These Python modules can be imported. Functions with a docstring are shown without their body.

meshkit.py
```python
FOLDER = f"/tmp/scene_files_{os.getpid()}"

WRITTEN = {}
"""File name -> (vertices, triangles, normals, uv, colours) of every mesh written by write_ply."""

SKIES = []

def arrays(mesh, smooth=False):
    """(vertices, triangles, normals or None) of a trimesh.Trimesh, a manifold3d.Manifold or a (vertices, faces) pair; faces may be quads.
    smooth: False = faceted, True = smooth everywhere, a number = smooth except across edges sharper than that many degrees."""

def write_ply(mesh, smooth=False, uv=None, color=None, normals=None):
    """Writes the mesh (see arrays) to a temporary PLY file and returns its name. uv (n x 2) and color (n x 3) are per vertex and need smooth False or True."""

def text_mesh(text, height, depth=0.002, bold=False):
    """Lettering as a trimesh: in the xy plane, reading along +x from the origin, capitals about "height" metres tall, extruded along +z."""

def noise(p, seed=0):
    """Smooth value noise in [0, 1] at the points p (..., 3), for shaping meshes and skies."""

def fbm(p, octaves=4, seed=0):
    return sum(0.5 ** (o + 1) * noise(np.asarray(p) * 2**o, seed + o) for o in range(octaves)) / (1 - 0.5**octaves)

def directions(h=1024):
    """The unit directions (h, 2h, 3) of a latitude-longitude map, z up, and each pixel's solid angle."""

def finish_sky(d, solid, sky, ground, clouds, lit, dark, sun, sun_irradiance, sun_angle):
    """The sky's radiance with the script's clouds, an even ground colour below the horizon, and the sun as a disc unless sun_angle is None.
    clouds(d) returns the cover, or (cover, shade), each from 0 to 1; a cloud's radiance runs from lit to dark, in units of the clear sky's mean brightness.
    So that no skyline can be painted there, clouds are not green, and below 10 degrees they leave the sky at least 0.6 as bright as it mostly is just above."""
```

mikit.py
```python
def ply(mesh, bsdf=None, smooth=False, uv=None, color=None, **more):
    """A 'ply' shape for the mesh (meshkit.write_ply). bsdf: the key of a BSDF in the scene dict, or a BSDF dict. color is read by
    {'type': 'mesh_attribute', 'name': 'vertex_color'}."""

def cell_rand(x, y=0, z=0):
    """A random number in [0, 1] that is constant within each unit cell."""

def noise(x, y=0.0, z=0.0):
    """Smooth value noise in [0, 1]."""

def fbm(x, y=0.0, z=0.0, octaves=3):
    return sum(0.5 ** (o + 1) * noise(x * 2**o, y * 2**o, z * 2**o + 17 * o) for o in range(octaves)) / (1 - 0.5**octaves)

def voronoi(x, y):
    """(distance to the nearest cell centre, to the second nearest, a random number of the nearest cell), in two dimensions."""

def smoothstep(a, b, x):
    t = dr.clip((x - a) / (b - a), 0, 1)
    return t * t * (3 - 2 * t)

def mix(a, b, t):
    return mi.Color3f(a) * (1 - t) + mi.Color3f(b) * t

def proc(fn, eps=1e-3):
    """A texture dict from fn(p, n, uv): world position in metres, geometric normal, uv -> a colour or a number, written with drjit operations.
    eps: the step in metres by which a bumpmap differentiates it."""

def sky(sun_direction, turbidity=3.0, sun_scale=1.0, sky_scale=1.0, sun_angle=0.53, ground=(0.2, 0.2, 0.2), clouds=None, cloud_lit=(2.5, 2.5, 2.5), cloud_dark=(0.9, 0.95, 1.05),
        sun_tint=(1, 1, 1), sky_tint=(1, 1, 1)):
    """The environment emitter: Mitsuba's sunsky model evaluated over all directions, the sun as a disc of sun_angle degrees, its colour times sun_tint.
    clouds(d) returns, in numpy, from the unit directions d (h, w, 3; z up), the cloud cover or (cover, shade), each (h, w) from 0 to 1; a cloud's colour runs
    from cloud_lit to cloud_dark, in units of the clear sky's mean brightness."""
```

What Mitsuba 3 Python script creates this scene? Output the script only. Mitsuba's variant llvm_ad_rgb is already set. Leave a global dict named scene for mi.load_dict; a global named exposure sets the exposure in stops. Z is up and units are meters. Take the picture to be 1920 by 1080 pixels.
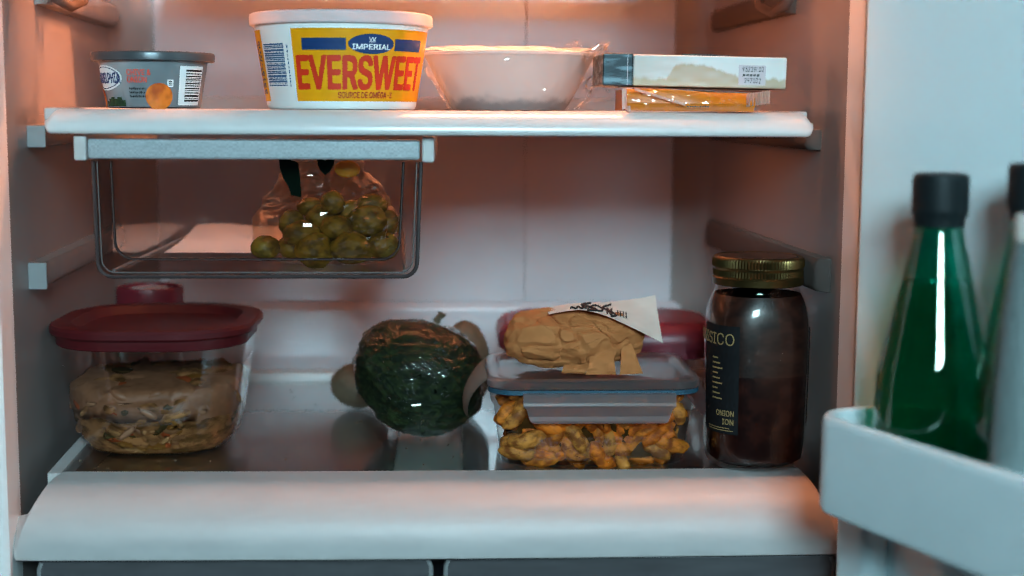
import math, random
import numpy as np, trimesh, mitsuba as mi, drjit as dr
import manifold3d as m3
import mikit, meshkit
from mikit import proc, noise, fbm, voronoi, smoothstep, mix, ply

T = mi.ScalarTransform4f
PI = math.pi
random.seed(7); np.random.seed(7)
scene, labels = {'type': 'scene'}, {}

# ------------------------------------------------------------------ camera, light, exposure
yaw, pitch, roll = math.radians(2.5), math.radians(7.02), math.radians(0.30)
CAM = np.array([0.0, -1.2, 1.0])
F = np.array([math.sin(yaw) * math.cos(pitch), math.cos(yaw) * math.cos(pitch), -math.sin(pitch)])
R0 = np.array([math.cos(yaw), -math.sin(yaw), 0.0]); U0 = np.cross(R0, F)
R = R0 * math.cos(roll) + U0 * math.sin(roll); U = np.cross(R, F)
scene['camera'] = {'type': 'thinlens', 'fov': 2 * math.degrees(math.atan(960 / 2720.0)), 'fov_axis': 'x',
                   'to_world': T().look_at(origin=CAM.tolist(), target=(CAM + F).tolist(), up=U.tolist()),
                   'aperture_radius': 0.0085, 'focus_distance': 1.24, 'near_clip': 0.02, 'far_clip': 20.0}
exposure = 1.34
WINDOW = (15.2, 25.6, 29.4)      # cool daylight of the window behind the photographer
WARM = (168.0, 60.0, 26.0)         # the refrigerator's own lamp
AMBIENT = (0.0020, 0.0034, 0.0040)   # the dim room
scene['room_light'] = {'type': 'constant', 'radiance': {'type': 'rgb', 'value': list(AMBIENT)}}


# ------------------------------------------------------------------ helpers
def numbered(key, pool):
    if key not in pool: return key
    k = 1
    while f'{key}_{k:03d}' in pool: k += 1
    return f'{key}_{k:03d}'


things = set()


def thing(name, label, cat, group=None, kind=None):
    key = numbered(name, things); things.add(key)
    labels[key] = {'label': label, 'category': cat}
    if group: labels[key]['group'] = group
    if kind: labels[key]['kind'] = kind
    return key


def add(key, mesh, mat, smooth=35, label=None, kind=None, uv=None, color=None, **more):
    """One entry of the scene; a repeated part takes the next number."""
    key = numbered(key, scene)
    scene[key] = ply(mesh, mat, smooth, uv=uv, color=color, **more)
    if label or kind:
        labels.setdefault(key, {})
        if label: labels[key]['label'] = label
        if kind: labels[key]['kind'] = kind
    return key


def cat(ms): return trimesh.util.concatenate(ms)


def box(x0, x1, y0, y1, z0, z1, r=0.0):
    """A box; r rounds its edges."""
    if r <= 0:
        b = trimesh.creation.box((x1 - x0, y1 - y0, z1 - z0)); b.apply_translation(((x0 + x1) / 2, (y0 + y1) / 2, (z0 + z1) / 2)); return b
    s = m3.Manifold.sphere(r, 20)
    pts = [s.translate((x, y, z)) for x in (x0 + r, x1 - r) for y in (y0 + r, y1 - r) for z in (z0 + r, z1 - r)]
    m = m3.Manifold.batch_hull(pts).to_mesh()
    return trimesh.Trimesh(m.vert_properties[:, :3], m.tri_verts, process=False)


def tm(man):
    m = man.to_mesh(); return trimesh.Trimesh(m.vert_properties[:, :3], m.tri_verts, process=False)


def lathe(profile, cx=0, cy=0, n=96):
    """Revolves a list of (radius, z) about a vertical axis."""
    m = trimesh.creation.revolve(np.array(profile, float), sections=n)
    m.apply_translation((cx, cy, 0)); return m


def loft(rings, cap0=True, cap1=True, close=True):
    """Skins rings of equally many points."""
    rings = np.asarray(rings, float); k, n = rings.shape[:2]
    v = rings.reshape(-1, 3); f = []
    for i in range(k - 1):
        for j in range(n if close else n - 1):
            a, b = i * n + j, i * n + (j + 1) % n
            f += [(a, b, b + n), (a, b + n, a + n)]
    v = list(v)
    if close and cap0:
        c = len(v); v.append(rings[0].mean(0)); f += [((j + 1) % n, j, c) for j in range(n)]
    if close and cap1:
        c = len(v); v.append(rings[-1].mean(0)); o = (k - 1) * n; f += [(o + j, o + (j + 1) % n, c) for j in range(n)]
    return trimesh.Trimesh(np.array(v), np.array(f), process=False)


def rrect(hw, hd, r, cx, cy, z, n=18):
    """A rounded rectangle, counter-clockwise from above."""
    r = min(r, hw - 1e-5, hd - 1e-5); out = []
    for sx, sy, a0 in ((1, 1, 0), (-1, 1, 90), (-1, -1, 180), (1, -1, 270)):
        for k in range(n):
            a = math.radians(a0 + 90 * k / (n - 1))
            out.append((cx + sx * (hw - r) + r * math.cos(a), cy + sy * (hd - r) + r * math.sin(a), z))
    # extra points along the straight runs keep later displacement smooth
    return np.array(out)


def rloft(levels, cx, cy, cap0=True, cap1=True, n=18):
    """levels: (z, half width, half depth, corner radius)"""
    return loft([rrect(hw, hd, r, cx, cy, z, n) for z, hw, hd, r in levels], cap0, cap1)


def tube(path, r, n=10, caps=True):
    path = np.asarray(path, float); rings = []
    rr = np.broadcast_to(r, len(path))
    t = np.gradient(path, axis=0); t /= np.linalg.norm(t, axis=1, keepdims=True)
    a = np.array([0, 0, 1.0]) if abs(t[0][2]) < .9 else np.array([1.0, 0, 0])
    for p, d, q in zip(path, t, rr):
        a = a - d * (a @ d); a /= np.linalg.norm(a); b = np.cross(d, a)
        rings.append([p + q * (math.cos(w) * a + math.sin(w) * b) for w in np.arange(n) * 2 * PI / n])
    return loft(rings, caps, caps)


def ridged(p, f, seed=0, octaves=3):
    out = 0; amp = 1; tot = 0
    for o in range(octaves):
        out = out + amp * (1 - np.abs(2 * meshkit.noise(np.asarray(p) * f * 2 ** o, seed + o) - 1)); tot += amp; amp *= .5
    return out / tot


def blob(c, rad, bump=0.0, f=40, seed=0, sub=4, ridge=False, flat=None):
    m = trimesh.creation.icosphere(subdivisions=sub)
    v = np.array(m.vertices)
    h = ridged(v * np.array(rad), f, seed) if ridge else meshkit.fbm(v * np.array(rad) * f, 4, seed)
    v = v * np.array(rad) * (1 + bump * (h - .5))[:, None] + np.array(c)
    if flat is not None: v[:, 2] = np.maximum(v[:, 2], flat)
    return trimesh.Trimesh(v, m.faces, process=False)


def strip(fn, nu, nv):
    """A sheet from fn(u, v) -> point, u and v from 0 to 1."""
    u, v = np.meshgrid(np.linspace(0, 1, nu), np.linspace(0, 1, nv))
    p = np.array([fn(a, b) for a, b in zip(u.ravel(), v.ravel())])
    f = []
    for j in range(nv - 1):
        for i in range(nu - 1):
            a = j * nu + i; f += [(a, a + 1, a + nu + 1), (a, a + nu + 1, a + nu)]
    return trimesh.Trimesh(p, np.array(f), process=False)


def sheet(a, b, c, d): return trimesh.Trimesh([a, b, c, d], [(0, 1, 2), (0, 2, 3)], process=False)


class Round:
    """The outside of a round tub: maps (angle in degrees from the front, height, proud) to a point."""
    def __init__(self, cx, cy, prof): self.c, self.prof = (cx, cy), prof
    def r(self, z): return np.interp(z, [p[0] for p in self.prof], [p[1] for p in self.prof])
    def at(self, deg, z, off=0.0):
        t = np.radians(deg); r = self.r(z) + off
        return np.stack([self.c[0] + r * np.sin(t), self.c[1] - r * np.cos(t), z + 0 * t], -1)
    def patch(self, d0, d1, z0, z1, off, nu=40, nv=6):
        return strip(lambda u, v: self.at(np.float64(d0 + (d1 - d0) * u), np.float64(z0 + (z1 - z0) * v), off), nu, nv)
    def disc(self, d, z, hd, hz, off, n=48, e=2.0):
        a = np.arange(n) * 2 * PI / n; rings = []
        for k in (1.0, .66, .33, .02):
            rings.append(self.at(d + hd * k * np.cos(a), z + hz * k * np.sin(a), off))
        return loft(rings, False, True)
    def wrap(self, mesh, d, z, off):
        """Lays a flat mesh (x right, y up, z proud) on the surface with its middle at angle d and its foot at z."""
        m = mesh.copy(); v, f = trimesh.remesh.subdivide_to_size(m.vertices, m.faces, 0.004, max_iter=12)
        rr = self.r(z); mid = (v[:, 0].min() + v[:, 0].max()) / 2
        p = self.at(d + np.degrees((v[:, 0] - mid) / rr), z + v[:, 1], off + v[:, 2])
        return trimesh.Trimesh(p, f, process=False)


def word(s, h, w=None, bold=False, depth=0.0002):
    m = meshkit.text_mesh(s, h, depth, bold)
    if w: m.apply_scale((w / (m.bounds[1][0] - m.bounds[0][0]), 1, 1))
    return m


def fine_print(surf, d0, d1, z0, z1, rows, off, seed, down=False):
    """Print too small to read: rows (or columns) of tiny dashes on the surface."""
    r = random.Random(seed); ms = []
    for k in range(rows):
        a = 0.0
        while a < .95:
            b = min(a + r.uniform(.03, .09), 1.0); t0, t1 = k / rows + .12 / rows, (k + .62 + r.uniform(-.12, .1)) / rows
            if down: ms.append(surf.patch(d0 + (d1 - d0) * t0, d0 + (d1 - d0) * t1, z0 + (z1 - z0) * a, z0 + (z1 - z0) * b, off, 3, 2))
            else: ms.append(surf.patch(d0 + (d1 - d0) * a, d0 + (d1 - d0) * b, z0 + (z1 - z0) * t0, z0 + (z1 - z0) * t1, off, 3, 2))
            a = b + r.uniform(.02, .05)
    return cat(ms)


def upright(m, x, y, z):
    """Turns a flat mesh to face the front (-y), its lower left corner at x, z."""
    m = m.copy(); v = np.array(m.vertices); m.vertices = np.stack([x + v[:, 0], y - v[:, 2], z + v[:, 1]], 1); return m


# ------------------------------------------------------------------ materials
def rgb(*c): return {'type': 'rgb', 'value': list(c)}


def mat(name, color, rough=.5, spec=.5, metal=0.0, two=True, **more):
    b = {'type': 'principled', 'base_color': color if isinstance(color, dict) else rgb(*color), 'roughness': rough, 'specular': spec, 'metallic': metal, **more}
    scene[name] = {'type': 'twosided', 'b': b} if two else b
    return name


def bump(name, base, fn, scale=1.0, eps=5e-4):
    b = scene.pop(base); b = b['b'] if b['type'] == 'twosided' else b
    scene[name] = {'type': 'twosided', 'b': {'type': 'bumpmap', 'tex': proc(fn, eps), 'scale': scale, 'b': b}}
    return name


mat('liner0', proc(lambda p, n, uv: mix((.205, .168, .158), (.25, .207, .195), fbm(p.x * 9, p.y * 9, p.z * 5))), .36, .35)  # side walls: their shade is put into a darker liner colour
mat('m_back_lit', proc(lambda p, n, uv: mix((.50, .445, .465), (.56, .505, .525), fbm(p.x * 7, p.y * 9, p.z * 4))), .30)  # same white liner, lightened so the back wall looks more lit
bump('m_liner_shaded', 'liner0', lambda p, n, uv: fbm(p.x * 260, p.y * 260, p.z * 260) * .00006, 1.0)
mat('m_fascia', proc(lambda p, n, uv: mix((.42, .375, .365), (.48, .43, .415), fbm(p.x * 25, p.y * 60, p.z * 60))), .46)
mat('m_hook', (.13, .095, .085), .7, .2)
mat('m_rail_end', (.20, .19, .19), .5)  # pale: window light on left rail ends as colour; also crisper frames
mat('m_rail_shaded', (.075, .058, .052), .9, .08)  # right rails darkened to carry the shade of the open door
mat('m_lit_band', (.75, .72, .71), .3)  # whiter than the liner: lamp light on the front strips as colour
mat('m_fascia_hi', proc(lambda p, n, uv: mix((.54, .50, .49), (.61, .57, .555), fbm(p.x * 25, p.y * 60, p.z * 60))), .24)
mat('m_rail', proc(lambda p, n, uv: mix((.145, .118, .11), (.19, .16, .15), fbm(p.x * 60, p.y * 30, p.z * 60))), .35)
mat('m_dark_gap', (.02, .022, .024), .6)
mat('door0', proc(lambda p, n, uv: mix((.72, .83, .85), (.78, .88, .90), fbm(p.x * 8, p.y * 8, p.z * 8))), .4)
bump('m_door', 'door0', lambda p, n, uv: fbm(p.x * 300, p.y * 300, p.z * 300) * .00006, 1.0)
mat('m_bin', proc(lambda p, n, uv: mix((.59, .635, .645), (.65, .695, .705), fbm(p.x * 30, p.y * 30, p.z * 30))), .38)
scene['m_glass'] = {'type': 'thindielectric', 'int_ior': 1.5, 'specular_transmittance': rgb(.93, .95, .95)}
scene['m_frosted'] = {'type': 'principledthin', 'base_color': rgb(.62, .58, .56), 'roughness': .4, 'spec_trans': 0.0, 'diff_trans': 1.2, 'eta': 1.5}
scene['m_soft_glass'] = {'type': 'thindielectric', 'int_ior': 1.28, 'specular_transmittance': rgb(.90, .88, .86)}
scene['m_tint_glass'] = {'type': 'thindielectric', 'int_ior': 1.52, 'specular_transmittance': rgb(.84, .79, .76)}
scene['m_frosted_tinted'] = {'type': 'principledthin', 'base_color': rgb(.60, .47, .36), 'roughness': .4, 'spec_trans': 0.0, 'diff_trans': 1.0, 'eta': 1.5}  # tint chosen to dim and warm light on the upper back wall
scene['m_smoke'] = {'type': 'thindielectric', 'int_ior': 1.49, 'specular_transmittance': rgb(.84, .79, .77)}
scene['m_film'] = {'type': 'thindielectric', 'int_ior': 1.45, 'specular_transmittance': rgb(.97, .97, .97)}
scene['m_bagfilm'] = {'type': 'thindielectric', 'int_ior': 1.5, 'specular_transmittance': rgb(.93, .84, .74)}
mat('m_crisper', proc(lambda p, n, uv: mix((.056, .050, .053), (.095, .088, .092), fbm(p.x * 18, p.y * 18, p.z * 90))), .28)
mat('m_edge_light', (.10, .085, .085), .3)
mat('m_smoke_edge', (.05, .035, .035), .12)
mat('m_frost', proc(lambda p, n, uv: mix((.25, .265, .275), (.37, .385, .40), noise(p.x * 600, p.y * 600, p.z * 600))), .35)
mat('m_tub_white', (.74, .72, .70), .32)
scene['m_tub_lid'] = {'type': 'principledthin', 'base_color': rgb(.74, .71, .73), 'roughness': .35, 'spec_trans': 0.0, 'diff_trans': .95, 'eta': 1.5}
mat('m_yellow', proc(lambda p, n, uv: mix((.74, .265, .003), (.80, .32, .006), fbm(p.x * 40, p.y * 40, p.z * 40))), .3)
mat('m_navy', (.010, .035, .12), .35)
mat('m_bar_blue', (.03, .10, .22), .4)
mat('m_red_bright', (.80, .07, .035), .5, .2)
mat('m_red_print', (.62, .030, .008), .4)
mat('m_red_dark_print', (.36, .02, .015), .4)
mat('m_white_print', (.80, .80, .80), .4)
mat('m_black_print', (.012, .012, .014), .45)
mat('m_silver', proc(lambda p, n, uv: mix((.20, .215, .23), (.40, .425, .44), smoothstep(.3, .75, fbm(p.x * 25, p.y * 25, p.z * 14)))), .3, metal=.25)
mat('m_silver_lid', (.075, .078, .085), .3, metal=.3)
mat('m_onion', proc(lambda p, n, uv: mix((.42, .050, .002), (.76, .17, .012), smoothstep(.42, .66, fbm(p.x * 90, p.y * 90, p.z * 60)))), .4)
mat('m_chive', proc(lambda p, n, uv: mix((.006, .02, .01), (.03, .07, .025), noise(p.x * 700, p.y * 200, p.z * 200))), .5)
mat('m_red_lid', proc(lambda p, n, uv: mix((.060, .0032, .0055), (.080, .0050, .0070), fbm(p.x * 30, p.y * 30, p.z * 30))), .38)
mat('m_pink_lid', proc(lambda p, n, uv: mix((.12, .012, .022), (.18, .018, .03), fbm(p.x * 20, p.y * 20, p.z * 20))), .35)
mat('m_kraft', proc(lambda p, n, uv: mix((.38, .118, .036), (.51, .180, .060), fbm(p.x * 70, p.y * 70, p.z * 110, 4))), .8, .2)
mat('m_paper', proc(lambda p, n, uv: mix((.60, .50, .43), (.70, .60, .53), fbm(p.x * 80, p.y * 80, p.z * 80))), .7, .2)
mat('m_lid_gold', proc(lambda p, n, uv: mix((.15, .095, .032), (.08, .05, .018), fbm(p.x * 60, p.y * 60, p.z * 60))), .3, metal=.9)
mat('m_lid_dark', (.035, .028, .022), .35, metal=.6)
mat('m_gold_print', (.25, .155, .065), .6, .2)
mat('m_label_dark', (.006, .006, .007), .7, .15)
mat('m_sauce', proc(lambda p, n, uv: mix((.010, .0014, .0012), (.028, .005, .003), smoothstep(.35, .7, fbm(p.x * 80, p.y * 80, p.z * 80)))), .25)
mat('m_smear', proc(lambda p, n, uv: mix((.011, .0032, .0024), (.034, .0095, .0055), smoothstep(.3, .7, fbm(p.x * 70, p.y * 70, p.z * 110, 4)))), .35)
mat('m_greenveg', proc(lambda p, n, uv: mix((.003, .007, .0025), (.016, .024, .006), smoothstep(.35, .75, fbm(p.x * 200, p.y * 200, p.z * 200)))), .8, .15)
mat('m_potato', proc(lambda p, n, uv: mix((.06, .036, .02), (.12, .075, .042), fbm(p.x * 110, p.y * 110, p.z * 110, 4))), .65)
mat('m_sprout', proc(lambda p, n, uv: mix((.075, .044, .003), (.21, .125, .010), smoothstep(.3, .7, fbm(p.x * 120, p.y * 120, p.z * 120)))), .6)
mat('m_leaf', (.003, .009, .006), .9, .0)
mat('m_orange_fruit', proc(lambda p, n, uv: mix((.80, .24, .01), (.95, .45, .06), fbm(p.x * 140, p.y * 140, p.z * 140))), .4)
mat('m_cheese', proc(lambda p, n, uv: mix((.66, .135, .002), (.76, .20, .006), fbm(p.x * 40, p.y * 40, p.z * 40))), .35)
mat('m_box', proc(lambda p, n, uv: mix(mix((.52, .48, .43), (.62, .62, .60), smoothstep(.160, .215, p.x + .05 * (fbm(p.x * 60, p.y * 60, p.z * 200, 4) - .5))), (.40, .28, .155),
                                        smoothstep(.0025, -.0010, (p.z - 1.0225) - .0125 * smoothstep(.182, .192, p.x) * smoothstep(.262, .205, p.x) - .008 * (fbm(p.x * 230, p.y * 100, p.z * 60, 4) - .5) - .003)
                                        * (.55 + .45 * noise(p.x * 90, p.y * 50, p.z * 200)))), .6)
mat('m_foil', proc(lambda p, n, uv: mix((.012, .022, .028), (.15, .22, .25), smoothstep(.42, .75, fbm(p.x * 60, p.y * 60, p.z * 200, 4)))), .22, metal=.4)
mat('m_sticker', (.50, .44, .46), .6)
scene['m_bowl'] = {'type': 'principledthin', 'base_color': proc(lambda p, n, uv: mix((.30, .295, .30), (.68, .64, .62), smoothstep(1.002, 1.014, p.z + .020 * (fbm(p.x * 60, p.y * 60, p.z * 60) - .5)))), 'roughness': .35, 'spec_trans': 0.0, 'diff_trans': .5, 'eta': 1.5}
mat('m_mash', proc(lambda p, n, uv: mix((.17, .066, .030), (.33, .145, .078), fbm(p.x * 130, p.y * 130, p.z * 130, 4))), .5)
mat('m_stew', proc(lambda p, n, uv: mix((.10, .040, .012), (.32, .135, .052), smoothstep(.3, .7, fbm(p.x * 95, p.y * 95, p.z * 160, 4)))), .8, .1)
mat('m_rice', proc(lambda p, n, uv: mix((.15, .060, .024), (.25, .112, .05), fbm(p.x * 200, p.y * 200, p.z * 200))), .8, .1)
mat('m_pepper', (.26, .050, .014), .8, .1)
mat('m_herb', (.052, .030, .009), .8, .1)
mat('m_squash', (.17, .064, .012), .8, .1)
for k, (a, b) in enumerate((((.20, .040, .004), (.60, .165, .016)), ((.17, .044, .006), (.54, .190, .032)), ((.26, .048, .004), (.66, .150, .010)))):
    mat(f'm_nut{k}', proc(lambda p, n, uv, a=a, b=b: mix(a, b, smoothstep(.3, .7, fbm(p.x * 160, p.y * 160, p.z * 160, 4)))), .65, .25)
mat('m_nut_shade', proc(lambda p, n, uv: mix((.02, .008, .002), (.10, .04, .01), fbm(p.x * 120, p.y * 120, p.z * 120))), 1.0, .0)  # shade between the nuts, put into a near black brown
scene['m_clear_flap'] = {'type': 'principledthin', 'base_color': rgb(.62, .52, .54), 'roughness': .30, 'spec_trans': .82, 'diff_trans': .6, 'eta': 1.25}
scene['m_clear_lid'] = {'type': 'principledthin', 'base_color': rgb(.78, .75, .77), 'roughness': .06, 'spec_trans': .93, 'diff_trans': .5, 'eta': 1.49}
scene['m_side_flap'] = {'type': 'principledthin', 'base_color': rgb(.44, .37, .31), 'roughness': .35, 'spec_trans': .25, 'diff_trans': .7, 'eta': 1.3}
mat('m_gasket', (.02, .065, .10), .4)
scene['m_bottle'] = {'type': 'dielectric', 'int_ior': 1.5, 'specular_transmittance': rgb(.10, .62, .36)}
mat('m_bottle_cap', (.005, .008, .009), .55, .25)
mat('m_grey_bottle', (.15, .18, .178), .45)
mat('m_grey_cap', (.66, .58, .52), .4)
scene['m_water'] = {'type': 'thindielectric', 'int_ior': 1.2, 'specular_transmittance': rgb(.45, .85, .75)}
mat('m_support', (.74, .68, .62), .5)
mat('m_under_dark', (.03, .036, .04), .25)  # near black, added to darken the space below the glass
mat('m_lamp_cover', (.8, .8, .8), .5)


# ------------------------------------------------------------------ the refrigerator: liner, rails, door
FR = thing('refrigerator', 'open white refrigerator with lit interior and door swung out at the right', 'refrigerator')
XL0, XL1, XR0, XR1, YF, YB = -.352, -.380, .327, .304, -.055, .500
ZB, ZT = .28, 1.46


def plan(off=0.0):
    """The liner's inner outline in plan, from the left front edge round the back to the right front edge."""
    r, pts = .052, []
    pts += [(XL0 + (XL1 - XL0) * t, YF + (YB - r - YF) * t) for t in np.linspace(0, 1, 8)]
    pts += [(XL1 + r - r * math.cos(a), YB - r + r * math.sin(a)) for a in np.linspace(0, PI / 2, 12)[1:]]
    pts += [(x, YB) for x in np.linspace(XL1 + r, XR1 - r, 10)[1:-1]]
    pts += [(XR1 - r + r * math.sin(a), YB - r + r * math.cos(a)) for a in np.linspace(0, PI / 2, 12)]
    pts += [(XR1 + (XR0 - XR1) * t, YB - r + (YF - YB + r) * t) for t in np.linspace(0, 1, 8)[1:]]
    return np.array(pts)


P = plan()
# front edge rolls over into the cabinet's flange
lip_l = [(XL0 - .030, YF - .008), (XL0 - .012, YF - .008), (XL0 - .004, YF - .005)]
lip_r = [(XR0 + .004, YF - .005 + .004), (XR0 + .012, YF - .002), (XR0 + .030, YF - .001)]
LIT_BAND = .040
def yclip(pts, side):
    out = [p for p in pts if (p[0] < 0) == (side < 0) and p[1] <= YF + LIT_BAND]
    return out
left_f = np.array(lip_l + [(XL0 + (XL1 - XL0) * t / (YB - YF), YF + t) for t in np.linspace(0, LIT_BAND, 5)])
right_f = np.array([(XR0 + (XR1 - XR0) * t / (YB - YF), YF + t) for t in np.linspace(LIT_BAND, 0, 5)] + lip_r)
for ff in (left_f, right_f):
    add(FR + '__lit_front_band', loft([np.c_[ff, np.full(len(ff), z)] for z in np.linspace(ZB, ZT, 24)], close=False), 'm_lit_band', 40)  # front strip of the liner, whitened to look lamp lit
P = np.vstack([[left_f[-1]], [p for p in P if p[1] > YF + LIT_BAND + .001], [right_f[0]]])
add(FR + '__liner', loft([np.c_[P, np.full(len(P), z)] for z in np.linspace(ZB, ZT, 24)], close=False), 'm_liner_shaded', 40)
add(FR + '__ceiling', box(-.40, .37, -.05, .52, ZT, ZT + .02), 'm_liner_shaded', False)
add(FR + '__cabinet', cat([box(-.43, -.386, -.06, .56, .2, 1.55, .004), box(.334, .372, -.052, .56, .2, 1.55, .004), box(-.43, .372, .52, .56, .2, 1.55, .004), box(-.43, .372, -.05, .56, 1.50, 1.55, .004)]), 'm_door', 40)
# lower part of the back wall stands proud, with a sloped ledge
led = [[(x, .4985, .775), (x, .4935, .768), (x, .492, .764), (x, .492, .30)] for x in np.linspace(XL1 + .03, XR1 - .03, 14)]
add(FR + '__back_panel', loft(led, close=False), 'm_back_lit', 30)
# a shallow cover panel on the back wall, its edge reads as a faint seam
add(FR + '__back_cover', cat([box(-.337, .0885, .4965, .505, .7752, 1.40, .0008), box(.0891, .262, .4965, .505, .7752, 1.40, .0008)]), 'm_back_lit', 35)


def side_x(y, side): 
    t = (y - YF) / (YB - YF); return XL0 + (XL1 - XL0) * t if side < 0 else XR0 + (XR1 - XR0) * t


def wall_rail(side, y0, y1, z0, z1, proud=.013):
    rings = []
    for y, k in ((y0, .25), (y0 + .004, .8), (y0 + .010, 1.0), (y1 - .03, 1.0), (y1, .3)):
        x = side_x(y, side); s = -side
        rings.append([(x - s * .003, y, z0), (x + s * proud * k * .8, y, z0 + .001), (x + s * proud * k, y, z0 + .005), (x + s * proud * k, y, z1 - .006),
                      (x + s * proud * k * .75, y, z1 - .001), (x - s * .003, y, z1)])
    return loft(rings)


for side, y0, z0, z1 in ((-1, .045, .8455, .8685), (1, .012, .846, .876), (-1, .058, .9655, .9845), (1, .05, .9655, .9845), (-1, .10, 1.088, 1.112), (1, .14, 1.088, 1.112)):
    add(FR + '__shelf_rail', wall_rail(side, y0, .47, z0, z1), 'm_rail' if side < 0 else 'm_rail_shaded', 30)
for z0_, z1_, y0_ in ((.8455, .8685, .045), (.9655, .9845, .058)):
    xx = side_x(y0_, -1)
    add(FR + '__lit_rail_end', box(xx - .001, xx + .0150, y0_ - .0035, y0_ - .0005, z0_, z1_, .0012), 'm_rail_end', 40)  # pale caps paint window light onto the left rail fronts
# moulded hooks at the front ends of the topmost rails
for side in (-1, 1):
    x = side_x(.14, side) - side * .012
    add(FR + '__rail_hook', tube([(x, .10, 1.105), (x - side * .006, .11, 1.094), (x - side * .016, .12, 1.088), (x - side * .024, .13, 1.094), (x - side * .026, .135, 1.106)], .0045), 'm_hook', 40)
# the lamp at the ceiling, behind a milky cover; added shades cut its spread
lx, ly, lz, lw, ld, lh = .06, .17, ZT - .004, .160, .020, .080
add(FR + '__added_lamp_shade', cat([box(lx - lw - .012, lx + lw + .012, ly - ld - .009, ly - ld - .004, lz - lh, ZT - .001, .002), box(lx - lw - .012, lx + lw + .012, ly + ld + .004, ly + ld + .009, lz - .060, ZT - .001, .002),
                                 box(lx - lw - .012, lx - lw - .008, ly - ld - .004, ly + ld + .004, lz - .012, ZT - .001), box(lx + lw + .008, lx + lw + .012, ly - ld - .004, ly + ld + .004, lz - .012, ZT - .001)]), 'm_lamp_cover', 35)
q = trimesh.Trimesh([(lx - lw, ly - ld, lz), (lx + lw, ly - ld, lz), (lx + lw, ly + ld, lz), (lx - lw, ly + ld, lz)], [(0, 2, 1), (0, 3, 2)], process=False)
add(FR + '__lamp', q, 'm_lamp_cover', False, label='warm interior lamp', emitter={'type': 'area', 'radiance': rgb(*WARM)})

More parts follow.
